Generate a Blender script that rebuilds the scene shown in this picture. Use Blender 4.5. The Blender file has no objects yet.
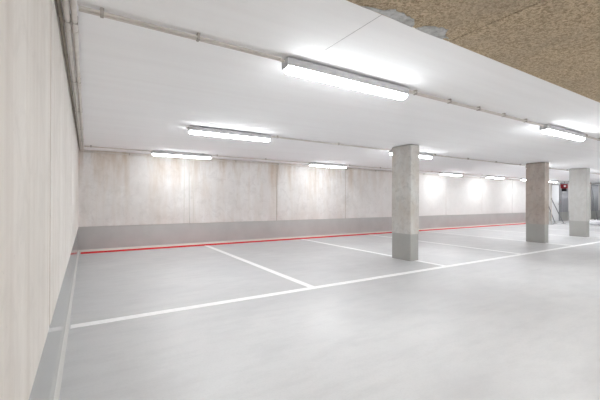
import bpy, bmesh, math, random
from mathutils import Vector, Matrix, noise
random.seed(4)
S = bpy.context.scene
COL = S.collection
# ------------------------------------------------------------------ camera, world, exposure
CAM_H = 1.25
cam = bpy.data.cameras.new('camera'); co = bpy.data.objects.new('camera', cam); COL.objects.link(co)
co.matrix_world = (Matrix.Translation((0, 0, CAM_H)) @ Matrix.Rotation(math.radians(-32.0), 4, 'Z')
                   @ Matrix.Rotation(math.radians(90), 4, 'X') @ Matrix.Rotation(math.radians(0.28), 4, 'Z'))
cam.sensor_width = 36; cam.lens = 341.5*36/600; cam.shift_y = -0.4/600; cam.clip_start = 0.02
S.camera = co
w = bpy.data.worlds.new('world'); S.world = w; w.use_nodes = True
w.node_tree.nodes['Background'].inputs[0].default_value = (0.9, 0.95, 1, 1)
w.node_tree.nodes['Background'].inputs[1].default_value = 0.0
S.view_settings.view_transform = 'Standard'; S.view_settings.look = 'None'
S.view_settings.gamma = 1; S.view_settings.use_curve_mapping = False
S.view_settings.exposure = 0.0
S.cycles.max_bounces = 16; S.cycles.diffuse_bounces = 12
LAMP = 66.0

CEIL = 2.402          # ceiling height
WX = -0.158           # left wall face
WY = 9.50             # back wall face
BAND = 0.585          # height of the grey painted band

# ------------------------------------------------------------------ material helpers
def lin(c):
    return tuple(((v/255)/12.92 if v/255 <= 0.04045 else ((v/255+0.055)/1.055)**2.4) for v in c) + (1,)
class Mat:
    def __init__(s, name, rough=0.7, spec=0.4):
        s.m = bpy.data.materials.new(name); s.m.use_nodes = True
        s.t = s.m.node_tree; s.b = s.t.nodes['Principled BSDF']
        s.b.inputs['Roughness'].default_value = rough
        s.b.inputs['Specular IOR Level'].default_value = spec
        s.co = s.n('ShaderNodeTexCoord').outputs['Object']
    def n(s, kind, **kw):
        o = s.t.nodes.new(kind)
        for k, v in kw.items(): setattr(o, k, v)
        return o
    def link(s, a, b): s.t.links.new(a, b)
    def map(s, scale, loc=(0, 0, 0)):
        m = s.n('ShaderNodeMapping'); s.link(s.co, m.inputs['Vector'])
        m.inputs['Scale'].default_value = scale; m.inputs['Location'].default_value = loc
        return m.outputs[0]
    def noise(s, scale, detail=4, rough=0.55, vec=None, dist=0):
        o = s.n('ShaderNodeTexNoise'); o.inputs['Scale'].default_value = scale
        o.inputs['Detail'].default_value = detail; o.inputs['Roughness'].default_value = rough
        o.inputs['Distortion'].default_value = dist
        s.link(vec if vec is not None else s.co, o.inputs['Vector']); return o.outputs['Fac']
    def ramp(s, fac, a, b, lo=0.0, hi=1.0):
        m = s.n('ShaderNodeMapRange'); s.link(fac, m.inputs['Value'])
        m.inputs['From Min'].default_value = a; m.inputs['From Max'].default_value = b
        m.inputs['To Min'].default_value = lo; m.inputs['To Max'].default_value = hi
        return m.outputs[0]
    def mul(s, a, b):
        m = s.n('ShaderNodeMath', operation='MULTIPLY'); s.link(a, m.inputs[0])
        if isinstance(b, float): m.inputs[1].default_value = b
        else: s.link(b, m.inputs[1])
        return m.outputs[0]
    def mix(s, fac, a, b):
        m = s.n('ShaderNodeMix', data_type='RGBA'); s.link(fac, m.inputs[0])
        for v, i in ((a, 6), (b, 7)):
            if isinstance(v, tuple): m.inputs[i].default_value = v
            else: s.link(v, m.inputs[i])
        return m.outputs[2]
    def color(s, c):
        if isinstance(c, tuple): s.b.inputs['Base Color'].default_value = c
        else: s.link(c, s.b.inputs['Base Color'])
    def bump(s, fac, strength=0.2, dist=0.01):
        b = s.n('ShaderNodeBump'); b.inputs['Strength'].default_value = strength
        b.inputs['Distance'].default_value = dist
        s.link(fac, b.inputs['Height']); s.link(b.outputs[0], s.b.inputs['Normal'])

def plain(name, rgb, rough=0.6, metal=0.0, var=0.06):
    m = Mat(name, rough); c = lin(rgb)
    d = tuple(v*(1-var*2) for v in c[:3]) + (1,)
    m.color(m.mix(m.ramp(m.noise(14), .35, .65), c, d)); m.b.inputs['Metallic'].default_value = metal
    return m.m

def concrete(name, base, dark, stain, streak_axis=(3.0, 3.0, 0.25), stain_amt=0.5, topstain=False, bump=0.12, dark_amt=.8, blotch=.35, blot_scale=4.5):
    m = Mat(name, 0.72, 0.35)
    big = m.ramp(m.noise(0.9, 5, .6), .35, .68)
    vert = m.ramp(m.noise(1.6, 6, .6, m.map(streak_axis)), .42, .72)
    fine = m.ramp(m.noise(30, 4, .6), .3, .7)
    c = m.mix(m.mul(big, dark_amt), lin(base), lin(dark))
    blot = m.ramp(m.noise(blot_scale, 6, .68, None, .8), .50, .64)
    c = m.mix(m.mul(blot, blotch), c, lin(tuple(int(v*.93) for v in dark)))
    pale = m.ramp(m.noise(3.1, 5, .6, m.map((1, 1, .8), (7, 3, 1)), .5), .55, .72)
    c = m.mix(m.mul(pale, .4), c, lin(tuple(min(255, int(v*1.05)) for v in base)))
    s_ = m.mul(vert, stain_amt)
    if topstain:
        sep = m.n('ShaderNodeSeparateXYZ'); m.link(m.co, sep.inputs[0])
        g = m.ramp(sep.outputs['Z'], 1.2, 2.4, 0.25, 1.0)
        s_ = m.mul(s_, g)
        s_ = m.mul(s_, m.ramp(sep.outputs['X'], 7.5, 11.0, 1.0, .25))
    c = m.mix(s_, c, lin(stain))
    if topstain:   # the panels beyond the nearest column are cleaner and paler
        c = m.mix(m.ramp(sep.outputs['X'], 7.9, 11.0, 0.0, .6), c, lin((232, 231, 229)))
    c = m.mix(m.mul(fine, 0.18), c, lin(dark))
    # scattered small blow holes and scuffs
    pores = m.ramp(m.noise(55, 2, .5), .70, .76)
    c = m.mix(m.mul(pores, .35), c, lin(tuple(int(v*.8) for v in dark)))
    m.color(c); m.bump(m.noise(24, 5, .6), bump)
    return m.m

M_back = concrete('precast_concrete', (230, 228, 226), (206, 202, 198), (178, 152, 120), (2.4, 2.4, .35), 1.0, True)
M_left = concrete('boarded_concrete', (228, 224, 219), (214, 209, 203), (198, 189, 180), (1, 7, .22), 0.55)
M_col = concrete('column_concrete', (210, 209, 205), (180, 178, 174), (180, 162, 144), (3, 3, 1.2), 0.5, blotch=.5, blot_scale=9)
M_colbrown = concrete('brownish_column_concrete', (192, 184, 177), (162, 153, 146), (164, 142, 124), (3, 3, 1.2), 0.5, blotch=.5, blot_scale=7)
M_colpale = concrete('pale_column_concrete', (198, 198, 196), (176, 175, 172), (180, 170, 160), (5, 5, .9), 0.3)

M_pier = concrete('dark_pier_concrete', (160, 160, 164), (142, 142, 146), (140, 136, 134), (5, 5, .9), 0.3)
def band_mat(name, rgb, rough=.38):
    m = Mat(name, rough, 0.5)
    c = lin(rgb); d = tuple(v*.9 for v in c[:3])+(1,)
    m.color(m.mix(m.ramp(m.noise(2.2, 5), .35, .7), c, d))
    if rough > .3: m.bump(m.noise(18, 3), .05)
    return m.m
M_band = band_mat('grey_base_paint', (164, 166, 165), .12)
M_bandback = band_mat('grey_base_paint_back', (186, 187, 185), .3)
M_bandcol = band_mat('grey_column_paint', (168, 167, 163), .5)

# floor: pale grey epoxy coat, softly glossy, cloudy trowel patches
m = Mat('floor_coating', 0.3, 0.5)
c = m.mix(m.ramp(m.noise(.55, 6, .62, None, .6), .33, .68), lin((209, 209, 209)), lin((197, 197, 198)))
c = m.mix(m.mul(m.ramp(m.noise(3.5, 6, .7, m.map((.5, 1.6, 1))), .45, .75), .6), c, lin((186, 186, 187)))
c = m.mix(m.mul(m.ramp(m.noise(60, 3, .7), .5, .8), .35), c, lin((178, 178, 179)))
m.color(c)
m.link(m.ramp(m.noise(1.2, 5, .6), .3, .7, .30, .48), m.b.inputs['Roughness'])
m.bump(m.noise(9, 5, .6), .14, .012)
M_floor = m.m

m = Mat('ceiling_paint', 0.85, 0.1)
board = m.ramp(m.noise(1.5, 4, .6, m.map((.35, 5.5, 1))), .4, .75)
c = m.mix(m.mul(board, .45), lin((247, 247, 248)), lin((238, 237, 238)))
m.color(c); m.bump(m.noise(2.2, 5, .6, m.map((.5, 4, 1))), .12, .01)
M_ceil = m.m

# wood-wool boards
m = Mat('wood_wool', 0.95, 0.1)
f1 = m.ramp(m.noise(55, 5, .75, None, .8), .42, .58)
f2 = m.ramp(m.noise(28, 4, .7, m.map((1, 2.2, 1)), 1.0), .42, .66)
c = m.mix(f1, lin((208, 188, 160)), lin((142, 124, 100)))
c = m.mix(m.mul(f2, .45), c, lin((222, 206, 178)))
c = m.mix(m.mul(m.ramp(m.noise(2.2, 4), .4, .7), .35), c, lin((160, 148, 134)))
m.color(c); m.bump(m.noise(55, 5, .75, None, .8), .9, .015)
M_wool = m.m

def line_mat(name, rgb, wear):
    m = Mat(name, .5, .4)
    c = m.mix(m.mul(m.ramp(m.noise(22, 5, .7), .55, .72), wear), lin(rgb), lin((200, 198, 196)))
    m.color(c)
    if wear < .2: m.b.inputs['Roughness'].default_value = .8; m.b.inputs['Specular IOR Level'].default_value = .1
    return m.m
M_white = line_mat('white_marking_paint', (250, 250, 250), .3)
M_red = line_mat('red_marking_paint', (214, 22, 28), .05)
M_bead = line_mat('pale_sealant', (212, 209, 202), .3)
M_beadleft = line_mat('grey_sealant', (196, 195, 192), .4)
M_conduit = plain('grey_plastic_conduit', (212, 206, 200), .45)
M_conduitdark = plain('dusty_dark_conduit', (172, 162, 150), .6)
M_clip = plain('dark_pipe_clip', (178, 172, 166), .6)
M_house = plain('light_grey_housing', (190, 190, 192), .5)
M_cement = concrete('cement_smear_grey', (196, 196, 195), (146, 146, 146), (128, 124, 118), (9, 9, 9), .6, blotch=.6, blot_scale=22, bump=.8)
M_joint = plain('joint_filler', (192, 182, 170), .8)
M_leftjoint = plain('brownish_joint', (170, 150, 132), .8)
M_gap = plain('dark_gap', (96, 88, 80), .9)
M_steel = plain('grey_steel', (142, 142, 144), .45, .4)
M_door = plain('white_door_paint', (236, 236, 238), .5, 0, .02)
M_frame = plain('grey_door_frame', (150, 150, 152), .5)
M_redbox = plain('red_enamel', (150, 26, 42), .35)
M_black = plain('black_plastic', (28, 26, 28), .5)
M_sack = plain('white_plastic_film', (240, 240, 244), .4, 0, .03)
m = Mat('lit_diffuser', .4)
m.color(lin((245, 245, 245))); m.b.inputs['Emission Color'].default_value = (.952, .986, 1.012, 1)

# prismatic cover over a reflector tray: most of the light leaves downwards, less through the sides
gm = m.n('ShaderNodeNewGeometry'); sp = m.n('ShaderNodeSeparateXYZ'); m.link(gm.outputs['Normal'], sp.inputs[0])
m.link(m.ramp(sp.outputs['Z'], -.95, 0.0, LAMP, LAMP*.11), m.b.inputs['Emission Strength'])
M_lit = m.m
M_litwall = M_lit.copy(); M_litwall.name = 'lit_diffuser_dimmed'  # dimmed copy for the back-wall row, softens hot spots on the wall
for nd in M_litwall.node_tree.nodes:
    if nd.type == 'MAP_RANGE':
        nd.inputs['To Min'].default_value *= .68; nd.inputs['To Max'].default_value *= .68

# ------------------------------------------------------------------ mesh helpers
def bm_box(bm, x0, x1, y0, y1, z0, z1, bev=0.0, seg=1):
    r = bmesh.ops.create_cube(bm, size=1)
    for v in r['verts']:
        v.co = Vector(((x0+x1)/2+v.co.x*(x1-x0), (y0+y1)/2+v.co.y*(y1-y0), (z0+z1)/2+v.co.z*(z1-z0)))
    if bev:
        es = list({e for v in r['verts'] for e in v.link_edges})
        bmesh.ops.bevel(bm, geom=es, offset=bev, segments=seg, profile=.5, affect='EDGES')
def bm_tube(bm, a, b, r, n=14, cap=True):
    a = Vector(a); b = Vector(b); d = (b-a); L = d.length
    rr = bmesh.ops.create_cone(bm, cap_ends=cap, segments=n, radius1=r, radius2=r, depth=L)
    q = d.to_track_quat('Z', 'Y').to_matrix().to_4x4()
    bmesh.ops.transform(bm, matrix=Matrix.Translation((a+b)/2) @ q, verts=rr['verts'])
def link(name, bm, mats, parent=None, smooth=False, kind=None, **tags):
    me = bpy.data.meshes.new(name); bm.normal_update(); bm.to_mesh(me); bm.free()
    for mm in (mats if isinstance(mats, (list, tuple)) else [mats]): me.materials.append(mm)
    if smooth:
        for p in me.polygons: p.use_smooth = True
        try: me.set_sharp_from_angle(angle=math.radians(40))
        except Exception: pass
    o = bpy.data.objects.new(name, me); COL.objects.link(o)
    if parent: o.parent = parent
    if kind: o['kind'] = kind
    for k, v in tags.items(): o[k] = v
    return o
def box(name, dims, mat, bev=0.0, seg=1, **kw):
    bm = bmesh.new(); bm_box(bm, *dims, bev, seg); return link(name, bm, mat, **kw)
def thing(name, loc, label, category, group=None):
    o = bpy.data.objects.new(name, None); COL.objects.link(o); o.location = loc
    o.empty_display_size = .1
    o['label'] = label; o['category'] = category
    if group: o['group'] = group
    return o
def dup(root, loc, label):
    r = root.copy(); COL.objects.link(r); r.location = loc; r['label'] = label
    for ch in list(root.children):
        c = ch.copy(); COL.objects.link(c); c.parent = r
        for g in ch.children:
            d = g.copy(); COL.objects.link(d); d.parent = c
    return r

# ------------------------------------------------------------------ room shell
XE, YN = 34.0, -4.0
box('floor', (WX-.3, XE+.3, YN-.3, WY+.3, -.2, 0), M_floor, kind='structure')
# white painted slab; the part nearer the camera carries wood-wool boards
box('ceiling', (WX-.3, XE+.3, YN-.3, WY+.3, CEIL, CEIL+.25), M_ceil, kind='structure')
EDGE = 1.498
def panels_wall(name, axis, breaks, z0, z1, face, depth, mat):
    """precast wall: one slab per bay, chamfered joints filled with a pale strip"""
    bm = bmesh.new(); g = .011 if axis == 'x' else .024
    for a, b in zip(breaks[:-1], breaks[1:]):
        if axis == 'x': bm_box(bm, a+g, b-g, face, face+depth, z0, z1, .006)
        else: bm_box(bm, face-depth, face, a+g, b-g, z0, z1, .006)
    return link(name, bm, mat, kind='structure')
bx = [WX-.02, 2.37, 5.07, 7.86, 10.8, 13.65, 16.5, 19.35, 21.9, 23.9]
panels_wall('wall_back', 'x', bx, BAND, CEIL, WY, .2, M_back)
by = [YN, -.69, 2.17, 5.03, 7.89, WY+.2]
panels_wall('wall_left', 'y', by, BAND, CEIL, WX, .2, M_left)
# joint filler strips, slightly proud hairlines each side of the joint
k = 1
for x in bx[1:-1]:
    bm = bmesh.new(); bm_box(bm, x-.03, x+.03, WY+.012, WY+.05, BAND, CEIL)
    link('trim_%d' % k, bm, M_bead if x < 3 else M_joint, kind='structure'); k += 1
    if x > 3: continue
    bm = bmesh.new()
    for q in (-.13, .12): bm_box(bm, x+q-.012, x+q+.012, WY-.004, WY+.004, BAND+.01, CEIL-.01)
    link('trim_%d' % k, bm, M_bead, kind='structure'); k += 1
for y in by[1:-1]:
    bm = bmesh.new(); bm_box(bm, WX-.05, WX-.003, y-.03, y+.03, BAND, CEIL)
    link('trim_%d' % k, bm, M_leftjoint, kind='structure'); k += 1
box('baseboard_left', (WX-.2, WX-.008, YN, WY+.2, 0, BAND), M_band, kind='structure')
box('baseboard_back', (WX-.008, 23.9, WY+.012, WY+.2, 0, BAND), M_bandback, kind='structure')
# far part of the back wall beyond the door
box('wall_back_far', (25.1, XE, WY, WY+.2, BAND, CEIL), M_back, .004, kind='structure')
box('baseboard_back_far', (25.1, XE, WY+.012, WY+.2, 0, BAND), M_bandback, kind='structure')
box('wall_right', (XE, XE+.2, YN, WY+.2, 0, CEIL), M_back, kind='structure')
box('wall_front', (WX-.2, XE+.2, YN-.2, YN, 0, CEIL), M_back, kind='structure')
# sealant fillets in the floor corners
bm = bmesh.new()
def prism(bm, pts, a, b, axis):
    f = []
    for t in (a, b):
        f.append([bm.verts.new((t, p[0], p[1]) if axis == 'x' else (p[0], t, p[1])) for p in pts])
    n = len(pts)
    for i in range(n): bm.faces.new((f[0][i], f[0][(i+1) % n], f[1][(i+1) % n], f[1][i]))
    bm.faces.new(f[0][::-1]); bm.faces.new(f[1])
    bmesh.ops.recalc_face_normals(bm, faces=bm.faces)
fx = WX-.008
prism(bm, [(fx, 0), (fx+.026, 0), (fx+.019, .008), (fx+.008, .019), (fx, .024)], YN, WY-.03, 'y')
link('trim_%d' % k, bm, M_beadleft, kind='structure'); k += 1
bm = bmesh.new(); fy = WY+.012
prism(bm, [(fy, 0), (fy-.05, 0), (fy-.035, .012), (fy-.012, .036), (fy, .045)], WX, 23.9, 'x')
link('trim_%d' % k, bm, M_bead, kind='structure'); k += 1

# door at the far end of the back wall
d = thing('door_1', (24.5, WY, 0), 'white door at the far end of the back wall', 'door'); d['kind'] = 'structure'
box('door_leaf', (-.54, .54, .03, .08, .01, 2.22), M_door, .004, parent=d)
bm = bmesh.new()
bm_box(bm, -.60, -.54, -.02, .2, 0, 2.29); bm_box(bm, .54, .60, -.02, .2, 0, 2.29); bm_box(bm, -.54, .54, -.02, .2, 2.22, 2.29)
link('door_frame', bm, M_frame, parent=d)
bm = bmesh.new(); bm_tube(bm, (.44, .03, 1.05), (.44, -.04, 1.05), .012); bm_tube(bm, (.46, -.04, 1.05), (.32, -.04, 1.05), .011)
link('door_handle', bm, M_steel, parent=d, smooth=True)
box('wall_back_lintel', (23.9, 25.1, WY, WY+.2, 2.29, CEIL), M_back, kind='structure')

# wood-wool boards under the near ceiling
for nm, a, b, lab in (('insulation_board', WX, 2.167, 'brown wood-wool ceiling board with grey cement smears along its edge'),
                      ('insulation_board', 2.169, XE, 'brown wood-wool ceiling board at the upper right, beyond the joint')):
    bm = bmesh.new(); bm_box(bm, a+.003, b-.003, YN+.01, EDGE, CEIL-.03, CEIL-.0005, .004)
    link(nm, bm, M_wool, label=lab, category='ceiling board')
def smear(outline, name, label):
    outline = [(p[0] + .03, p[1] + (.028 if p[1] < EDGE-.001 else 0)) for p in outline]
    bm = bmesh.new(); z0 = CEIL-.030
    top = []; 
    c = Vector((sum(p[0] for p in outline)/len(outline), sum(p[1] for p in outline)/len(outline)))
    dense = []
    for i, p in enumerate(outline):
        q = outline[(i+1) % len(outline)]
        for t in (0, .33, .66):
            x = p[0]+(q[0]-p[0])*t; y = p[1]+(q[1]-p[1])*t
            j = .012 if t else .004
            dense.append((x+random.uniform(-j, j), min(y+random.uniform(-j, j), EDGE+.002)))
    a = [bm.verts.new((x, y, z0+.001)) for x, y in dense]
    b = [bm.verts.new((c.x+(x-c.x)*.93, c.y+(y-c.y)*.93, z0-.004)) for x, y in dense]
    n = len(a)
    for i in range(n): bm.faces.new((a[i], a[(i+1) % n], b[(i+1) % n], b[i]))
    f = bm.faces.new(b); bmesh.ops.triangulate(bm, faces=[f]); bmesh.ops.recalc_face_normals(bm, faces=bm.faces)
    link(name, bm, M_cement, label=label, category='cement smear')
smear([(1.30, EDGE), (1.449, 1.423), (1.508, 1.38), (1.576, 1.38), (1.64, 1.39), (1.70, 1.404), (1.74, 1.438), (1.76, EDGE)],
      'cement_smear', 'grey cement smear on the brown board edge, the longer one left of the other')
smear([(1.79, EDGE), (1.795, 1.438), (1.834, 1.396), (1.887, 1.384), (1.935, 1.36), (1.979, 1.355), (1.99, 1.385), (2.02, 1.409), (2.034, 1.43), (2.10, 1.44), (2.06, EDGE)],
      'cement_smear', 'grey cement smear with a ragged tail on the brown board, right beside the board joint')

# hairline seam in the ceiling
bm = bmesh.new(); bm_box(bm, 1.549, 1.553, 1.50, 2.13, CEIL-.0015, CEIL+.001); link('trim_%d' % k, bm, M_house, kind='structure'); k += 1

# ------------------------------------------------------------------ painted markings
LT = .0025
def marking(name, x0, x1, y0, y1, mat, label, group=None):
    t = dict(label=label, category='floor marking')
    if group: t['group'] = group
    bm = bmesh.new(); bm_box(bm, x0, x1, y0, y1, 0, LT); return link(name, bm, mat, **t)
FL = 4.0
marking('parking_line', WX+.03, 32, FL-.055, FL+.055, M_white, 'long white floor line running across the front of all the parking bays')
for i, (x, lab) in enumerate([(2.735, 'white bay line on the floor nearest the left wall'),
        (5.79, 'white bay line passing behind the nearest concrete column'),
        (8.64, 'white bay line meeting the front line just left of the second column'),
        (11.55, 'white bay line ending behind the second concrete column'),
        (14.5, 'white bay line ending behind the third concrete column'),
        (17.4, 'white bay line far off, beyond the third concrete column'),
        (20.3, 'white bay line farthest away, close to the leaning steel braces')]):
    marking('parking_line', x-.055, x+.055, FL+.055, 9.13, M_white, lab, 'white lines between parking bays')
marking('red_line', WX+.045, 22.0, 9.13, 9.42, M_red, 'long red floor line running along the foot of the back wall')

# ------------------------------------------------------------------ columns
def column(x, y, wx, wy, mat, label):
    """x, y = near left corner"""
    t = thing('concrete_column', (x+wx/2, y+wy/2, 0), label, 'column', 'square concrete columns')
    hx, hy = wx/2, wy/2
    bm = bmesh.new()
    r = bmesh.ops.create_cube(bm, size=1)
    for v in r['verts']: v.co = Vector((v.co.x*wx, v.co.y*wy, (BAND-.035)+(v.co.z+.5)*(CEIL-BAND+.02)))
    es = [e for e in bm.edges if abs(e.verts[0].co.z-e.verts[1].co.z) > .5]
    bmesh.ops.bevel(bm, geom=es, offset=.012, segments=1, affect='EDGES')
    link('shaft', bm, mat, parent=t)
    bm = bmesh.new(); r = bmesh.ops.create_cube(bm, size=1); e_ = .014
    for v in r['verts']: v.co = Vector((v.co.x*(wx-e_), v.co.y*(wy-e_), (v.co.z+.5)*(BAND-.035)))
    es = [e for e in bm.edges if abs(e.verts[0].co.z-e.verts[1].co.z) > .3]
    bmesh.ops.bevel(bm, geom=es, offset=.012, segments=1, affect='EDGES')
    link('painted_base', bm, M_bandcol, parent=t, label='grey painted base')
    return t
column(5.609, 4.713, .267, .519, M_col, 'nearest and tallest-looking concrete column, with grey painted base, standing on the white front line')
column(11.43, 4.70, .267, .524, M_colbrown, 'second concrete column, brownish, between the nearest column and the leaning braces')
column(14.63, 4.75, .283, .51, M_colpale, 'third concrete column, pale grey, near the right edge')
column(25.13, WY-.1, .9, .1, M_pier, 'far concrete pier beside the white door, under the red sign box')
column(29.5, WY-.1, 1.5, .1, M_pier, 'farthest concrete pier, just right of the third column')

# ------------------------------------------------------------------ batten lights
def rounded_bar(bm, L, W, H, z_top, r_end=.03, n=8):
    """half-round diffuser hanging below z_top, rounded ends"""
    prof = []
    for i in range(n+1):
        a = math.pi*i/n
        prof.append((-math.cos(a), -math.sin(a)**.6 if 0 < i < n else 0))
    sts = [(-L/2, .55), (-L/2+.006, .8), (-L/2+.022, .96), (-L/2+.05, 1), (L/2-.05, 1), (L/2-.022, .96), (L/2-.006, .8), (L/2, .55)]
    rings = [[bm.verts.new((x, p[0]*W/2*(s*.3+.7), z_top+p[1]*H*s)) for p in prof] for x, s in sts]
    for a, b in zip(rings[:-1], rings[1:]):
        for i in range(n): bm.faces.new((a[i], a[i+1], b[i+1], b[i]))
        bm.faces.new((a[n], a[0], b[0], b[n]))
    bm.faces.new(rings[0][::-1]); bm.faces.new(rings[-1])
    bmesh.ops.recalc_face_normals(bm, faces=bm.faces)
def make_light(loc, label, lit=None):
    t = thing('batten_light', loc, label, 'ceiling light', 'long white batten lights under the ceiling')
    L = 1.42
    bm = bmesh.new(); bm_box(bm, -L/2, L/2, -.055, .055, -.084, -.016, .012, 2)
    for s in (-.5, .5): bm_box(bm, s-.03, s+.03, -.02, .02, -.018, 0)
    link('housing', bm, M_house, parent=t, smooth=True)
    bm = bmesh.new(); rounded_bar(bm, L-.03, .102, .048, -.084)
    link('diffuser', bm, lit or M_lit, parent=t, smooth=True, label='glowing white diffuser')
    for s in (-1, 1):
        bm = bmesh.new(); bm_box(bm, s*(L/2-.004)-.006, s*(L/2-.004)+.006, -.04, .04, -.098, -.030, .003)
        link('end_cap', bm, M_house, parent=t)
        bm = bmesh.new(); bm_tube(bm, (s*(L/2), 0, -.040), (s*(L/2+.035), 0, -.040), .012)
        link('cable_gland', bm, M_conduit, parent=t, smooth=True)
    for s in (-.45, 0, .45):
        bm = bmesh.new(); bm_box(bm, s-.01, s+.01, -.0575, .0575, -.082, -.066, .002)
        link('clip', bm, M_house, parent=t)
    return t
R1, R2, R3 = 2.40, 5.44, 8.65
lamps = [
 (2.055, R1, 'largest batten light, on the conduit nearest the camera at top centre'),
 (6.48, R1, 'batten light at the right edge, on the conduit nearest the camera'),
 (2.05, R2, 'batten light left of centre on the middle row, with no conduit on its left'),
 (6.5, R2, 'batten light partly hidden behind the nearest column'),
 (12.7, R2, 'batten light hidden behind the second column'),
 (16.1, R2, 'batten light hidden behind the third column'),
 (20.4, R2, 'added unseen batten light of the middle row beyond the third column'),  # this and the next lie outside the frame, added for bounce
 (25.0, R2, 'added unseen batten light at the far end of the middle row'),
 (2.0, R3, 'leftmost batten light along the back wall'),
 (6.45, R3, 'batten light along the back wall between left corner and nearest column'),
 (12.75, R3, 'batten light along the back wall, first one right of the nearest column'),
 (16.1, R3, 'batten light along the back wall midway between the nearest and second columns'),
 (19.2, R3, 'batten light along the back wall touching the left edge of the second column'),
 (21.7, R3, 'batten light along the back wall just left of the white door'),
 (25.1, R3, 'batten light along the back wall above the white door and red sign box'),
 (30.4, R3, 'batten light in the far right corner of the back wall'),
 (12.7, R1, 'added unseen batten light of the nearest row, off to the right of the picture'),  # from here on: nearest-row lamps out of view, added to raise bounce light
 (16.2, R1, 'added unseen batten light of the nearest row, far off to the right of the picture'),
 (20.4, R1, 'added unseen batten light at the far end of the nearest row, out of the picture'),
]
proto = None; wallproto = None
for x, y, lab in lamps:
    if proto is None: proto = make_light((x, y, CEIL), lab)
    elif y == R3:      # the row along the back wall uses the dimmed diffusers
        if wallproto is None: wallproto = make_light((x, y, CEIL), lab, M_litwall)
        else: dup(wallproto, (x, y, CEIL), lab)
    else: dup(proto, (x, y, CEIL), lab)
hid = [(x, y) for y in (-1.2, -3.1) for x in (1.2, 4.2, 7.6, 11.2, 15.5, 20.5)]  # unseen lamps behind the camera, added to get enough bounce light
for (x, y), o_ in zip(hid, ['nearest the left wall', 'second from the left wall', 'third from the left wall', 'fourth from the left wall', 'fifth from the left wall', 'farthest from the left wall']*2):
    dup(proto, (x, y, CEIL-.03), 'added unseen batten light under the brown board, %s row behind the camera, %s' % ('front' if y > -2 else 'rear', o_))

# ------------------------------------------------------------------ conduits
def conduit(x0, x1, y, label, offs=((-.011, .028), (.011, .034)), r=.0088, step=.58, first=.12, gaps=()):
    t = thing('cable_conduit', (x0, y, CEIL), label, 'conduit', 'grey conduits under the ceiling')
    L = x1-x0
    for dy, dz in offs:
        bm = bmesh.new(); bm_tube(bm, (0, dy, -dz), (L, dy, -dz), r, 12)
        link('tube', bm, M_conduit, parent=t, smooth=True)
    x = first
    while x < L-.1:
        bm = bmesh.new(); bm_box(bm, x-.010, x+.010, -.023, .023, -.046, 0, .003)
        link('clip', bm, M_clip, parent=t); x += step
    return t
def seg(xs, y, labs):
    for (a, b), l in zip(xs, labs): conduit(a, b, y, l, step=.58 if y == R1 else 1.4)
HL = .71+.035
seg([(-.045, 2.055-HL), (2.055+HL, 6.48-HL), (6.48+HL, 12.7-HL)], R1,
    ['twin grey conduit from the left wall pipes to the largest batten light',
     'twin grey conduit between the largest batten light and the right-hand one',
     'twin grey conduit leaving the frame right of the right-hand batten light'])
seg([(2.05+HL, 6.5-HL), (6.5+HL, 12.7-HL), (12.7+HL, 16.1-HL), (16.1+HL, 20.4-HL), (20.4+HL, 25-HL)], R2,
    ['thin conduit of the middle row, left of the nearest column',
     'thin conduit of the middle row, between the nearest and second columns',
     'thin conduit of the middle row, between the second and third columns',
     'thin conduit of the middle row, right of the third column',
     'thin conduit at the far end of the middle row'])
seg([(-.045, 2.0-HL), (2.0+HL, 6.45-HL), (6.45+HL, 12.75-HL), (12.75+HL, 16.1-HL), (16.1+HL, 19.2-HL), (19.2+HL, 21.7-HL), (21.7+HL, 25.1-HL), (25.1+HL, 30.4-HL)], R3,
    ['conduit along the back wall from the left corner to the leftmost light',
     'conduit along the back wall between its two leftmost lights',
     'conduit along the back wall passing behind the nearest column',
     'conduit along the back wall between the first two lights right of the nearest column',
     'short conduit along the back wall ending at the light by the second column',
     'conduit along the back wall hidden behind the second column',
     'conduit along the back wall near the white door',
     'conduit along the back wall behind the third column'])
# cable tray line hugging the top of the back wall
t = thing('wall_conduit', (0, WY-.02, CEIL-.05), 'single conduit fixed along the top edge of the back wall', 'conduit')
bm = bmesh.new(); bm_tube(bm, (-.06, 0, 0), (24.5, 0, 0), .014, 12); link('tube', bm, M_conduit, parent=t, smooth=True)
for i in range(17):
    bm = bmesh.new(); x = .9+i*1.4; bm_box(bm, x-.014, x+.014, -.017, .02, -.018, .03, .003); link('clip', bm, M_clip, parent=t)

# three pipes in the left ceiling corner
def wall_pipe(x, z, r, mat, label, colls):
    t = thing('ceiling_pipe', (x, YN, CEIL-z), label, 'pipe', 'pipes in the left ceiling corner')
    L = WY-YN-.05
    bm = bmesh.new(); bm_tube(bm, (0, 0, 0), (0, L, 0), r, 20); link('tube', bm, mat, parent=t, smooth=True)
    for y in colls:
        bm = bmesh.new(); bm_tube(bm, (0, y-YN-.03, 0), (0, y-YN+.03, 0), r*1.16, 20); link('sleeve', bm, mat, parent=t, smooth=True)
    for i in range(9):
        y = 2.38-YN-5+i*1.3
        if y < L:
            bm = bmesh.new(); bm_box(bm, -r*1.1, r*1.1, y-.008, y+.008, -r*1.05, z, .001); link('clip', bm, M_clip, parent=t)
    return t
wall_pipe(-.143, .014, .0110, M_conduitdark, 'dusty dark pipe in the left ceiling corner, tight against the wall', (3.3, 6.1))
wall_pipe(-.106, .038, .0165, M_conduit, 'grey pipe in the left ceiling corner, middle of the three', (2.72, 4.0, 6.6))
wall_pipe(-.068, .036, .0162, M_conduit, 'grey pipe in the left ceiling corner, farthest from the wall', (2.74, 4.05, 6.5))

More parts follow.
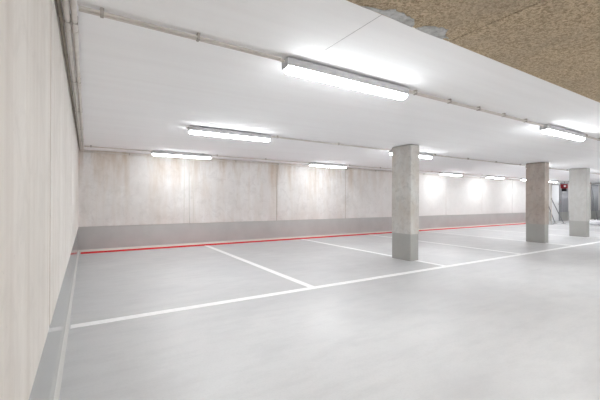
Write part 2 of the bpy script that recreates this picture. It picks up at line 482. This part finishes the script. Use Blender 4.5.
# ------------------------------------------------------------------ far end: leaning braces, sign box, sack
def braced_post(px, py, top, foot, zb, label):
    t = thing('braced_post', (px, py, 0), label, 'post', 'steel posts with slanting braces')
    bm = bmesh.new(); bm_tube(bm, (0, 0, .012), (0, 0, top), .018, 14); link('upright', bm, M_conduit, parent=t, smooth=True)
    bm = bmesh.new(); bm_box(bm, -.09, .09, -.09, .09, 0, .012, .002); link('foot_plate', bm, M_steel, parent=t)
    dx, dy = foot[0]-px, foot[1]-py
    bm = bmesh.new(); bm_tube(bm, (0, 0, zb), (dx, dy, .02), .020, 14); b = link('brace', bm, M_steel, parent=t, smooth=True)
    bm = bmesh.new(); bm_box(bm, dx-.13, dx+.13, dy-.06, dy+.06, 0, .02, .002); link('foot_plate', bm, M_steel, parent=b)
    bm = bmesh.new(); bm_tube(bm, (0, 0, zb-.05), (0, 0, zb+.05), .034, 14); link('clamp', bm, M_clip, parent=t, smooth=True)
    return t
braced_post(20.93, 8.3, 2.2, (22.37, 8.29), 1.35, 'steel post with slanting brace in front of the white door')
braced_post(20.8, 8.53, 2.2, (21.93, 8.52), 1.43, 'steel post with slanting brace, mostly hidden behind the second column')
braced_post(24.9, 7.9, 2.36, (26.0, 7.9), 2.28, 'steel post with slanting brace, just right of the third column')

t = thing('sign_box', (24.1, 8.9, 2.25), 'red sign box with black underside hanging near the white door', 'sign')
bm = bmesh.new(); bm_box(bm, -.10, .10, -.16, .16, -.26, 0, .02, 2); link('case', bm, M_redbox, parent=t)
bm = bmesh.new(); bm_box(bm, -.08, .08, -.11, .11, -.43, -.26, .02, 2); link('lower_cover', bm, M_black, parent=t)
bm = bmesh.new(); bm_tube(bm, (0, 0, 0), (0, 0, CEIL-2.25), .02); link('hanger', bm, M_steel, parent=t, smooth=True)
bm = bmesh.new(); bm_tube(bm, (-.098, -.07, -.12), (-.112, -.07, -.12), .06, 20); link('pictogram', bm, M_sack, parent=t, label='white round mark')

bm = bmesh.new(); bmesh.ops.create_icosphere(bm, subdivisions=4, radius=1)
for v in bm.verts:
    n = noise.noise(v.co*2.3)*.22 + noise.noise(v.co*6)*.08
    p = v.co*(1+n); z = p.z
    p = Vector((p.x*.36, p.y*.28, 0)); p.z = .12+z*.14 if z > 0 else .12+max(z, -.86)*.14
    v.co = p
zm = min(v.co.z for v in bm.verts)
for v in bm.verts: v.co.z -= zm
t = thing('plastic_sack', (22.6, 7.0, 0), 'crumpled white plastic sack on the floor right of the third column', 'sack')
link('bag', bm, M_sack, parent=t, smooth=True)
bm = bmesh.new(); bm_tube(bm, (.02, 0, .18), (.05, 0, .30), .04, 10); link('tied_neck', bm, M_black, parent=t, smooth=True, label='dark tied neck')
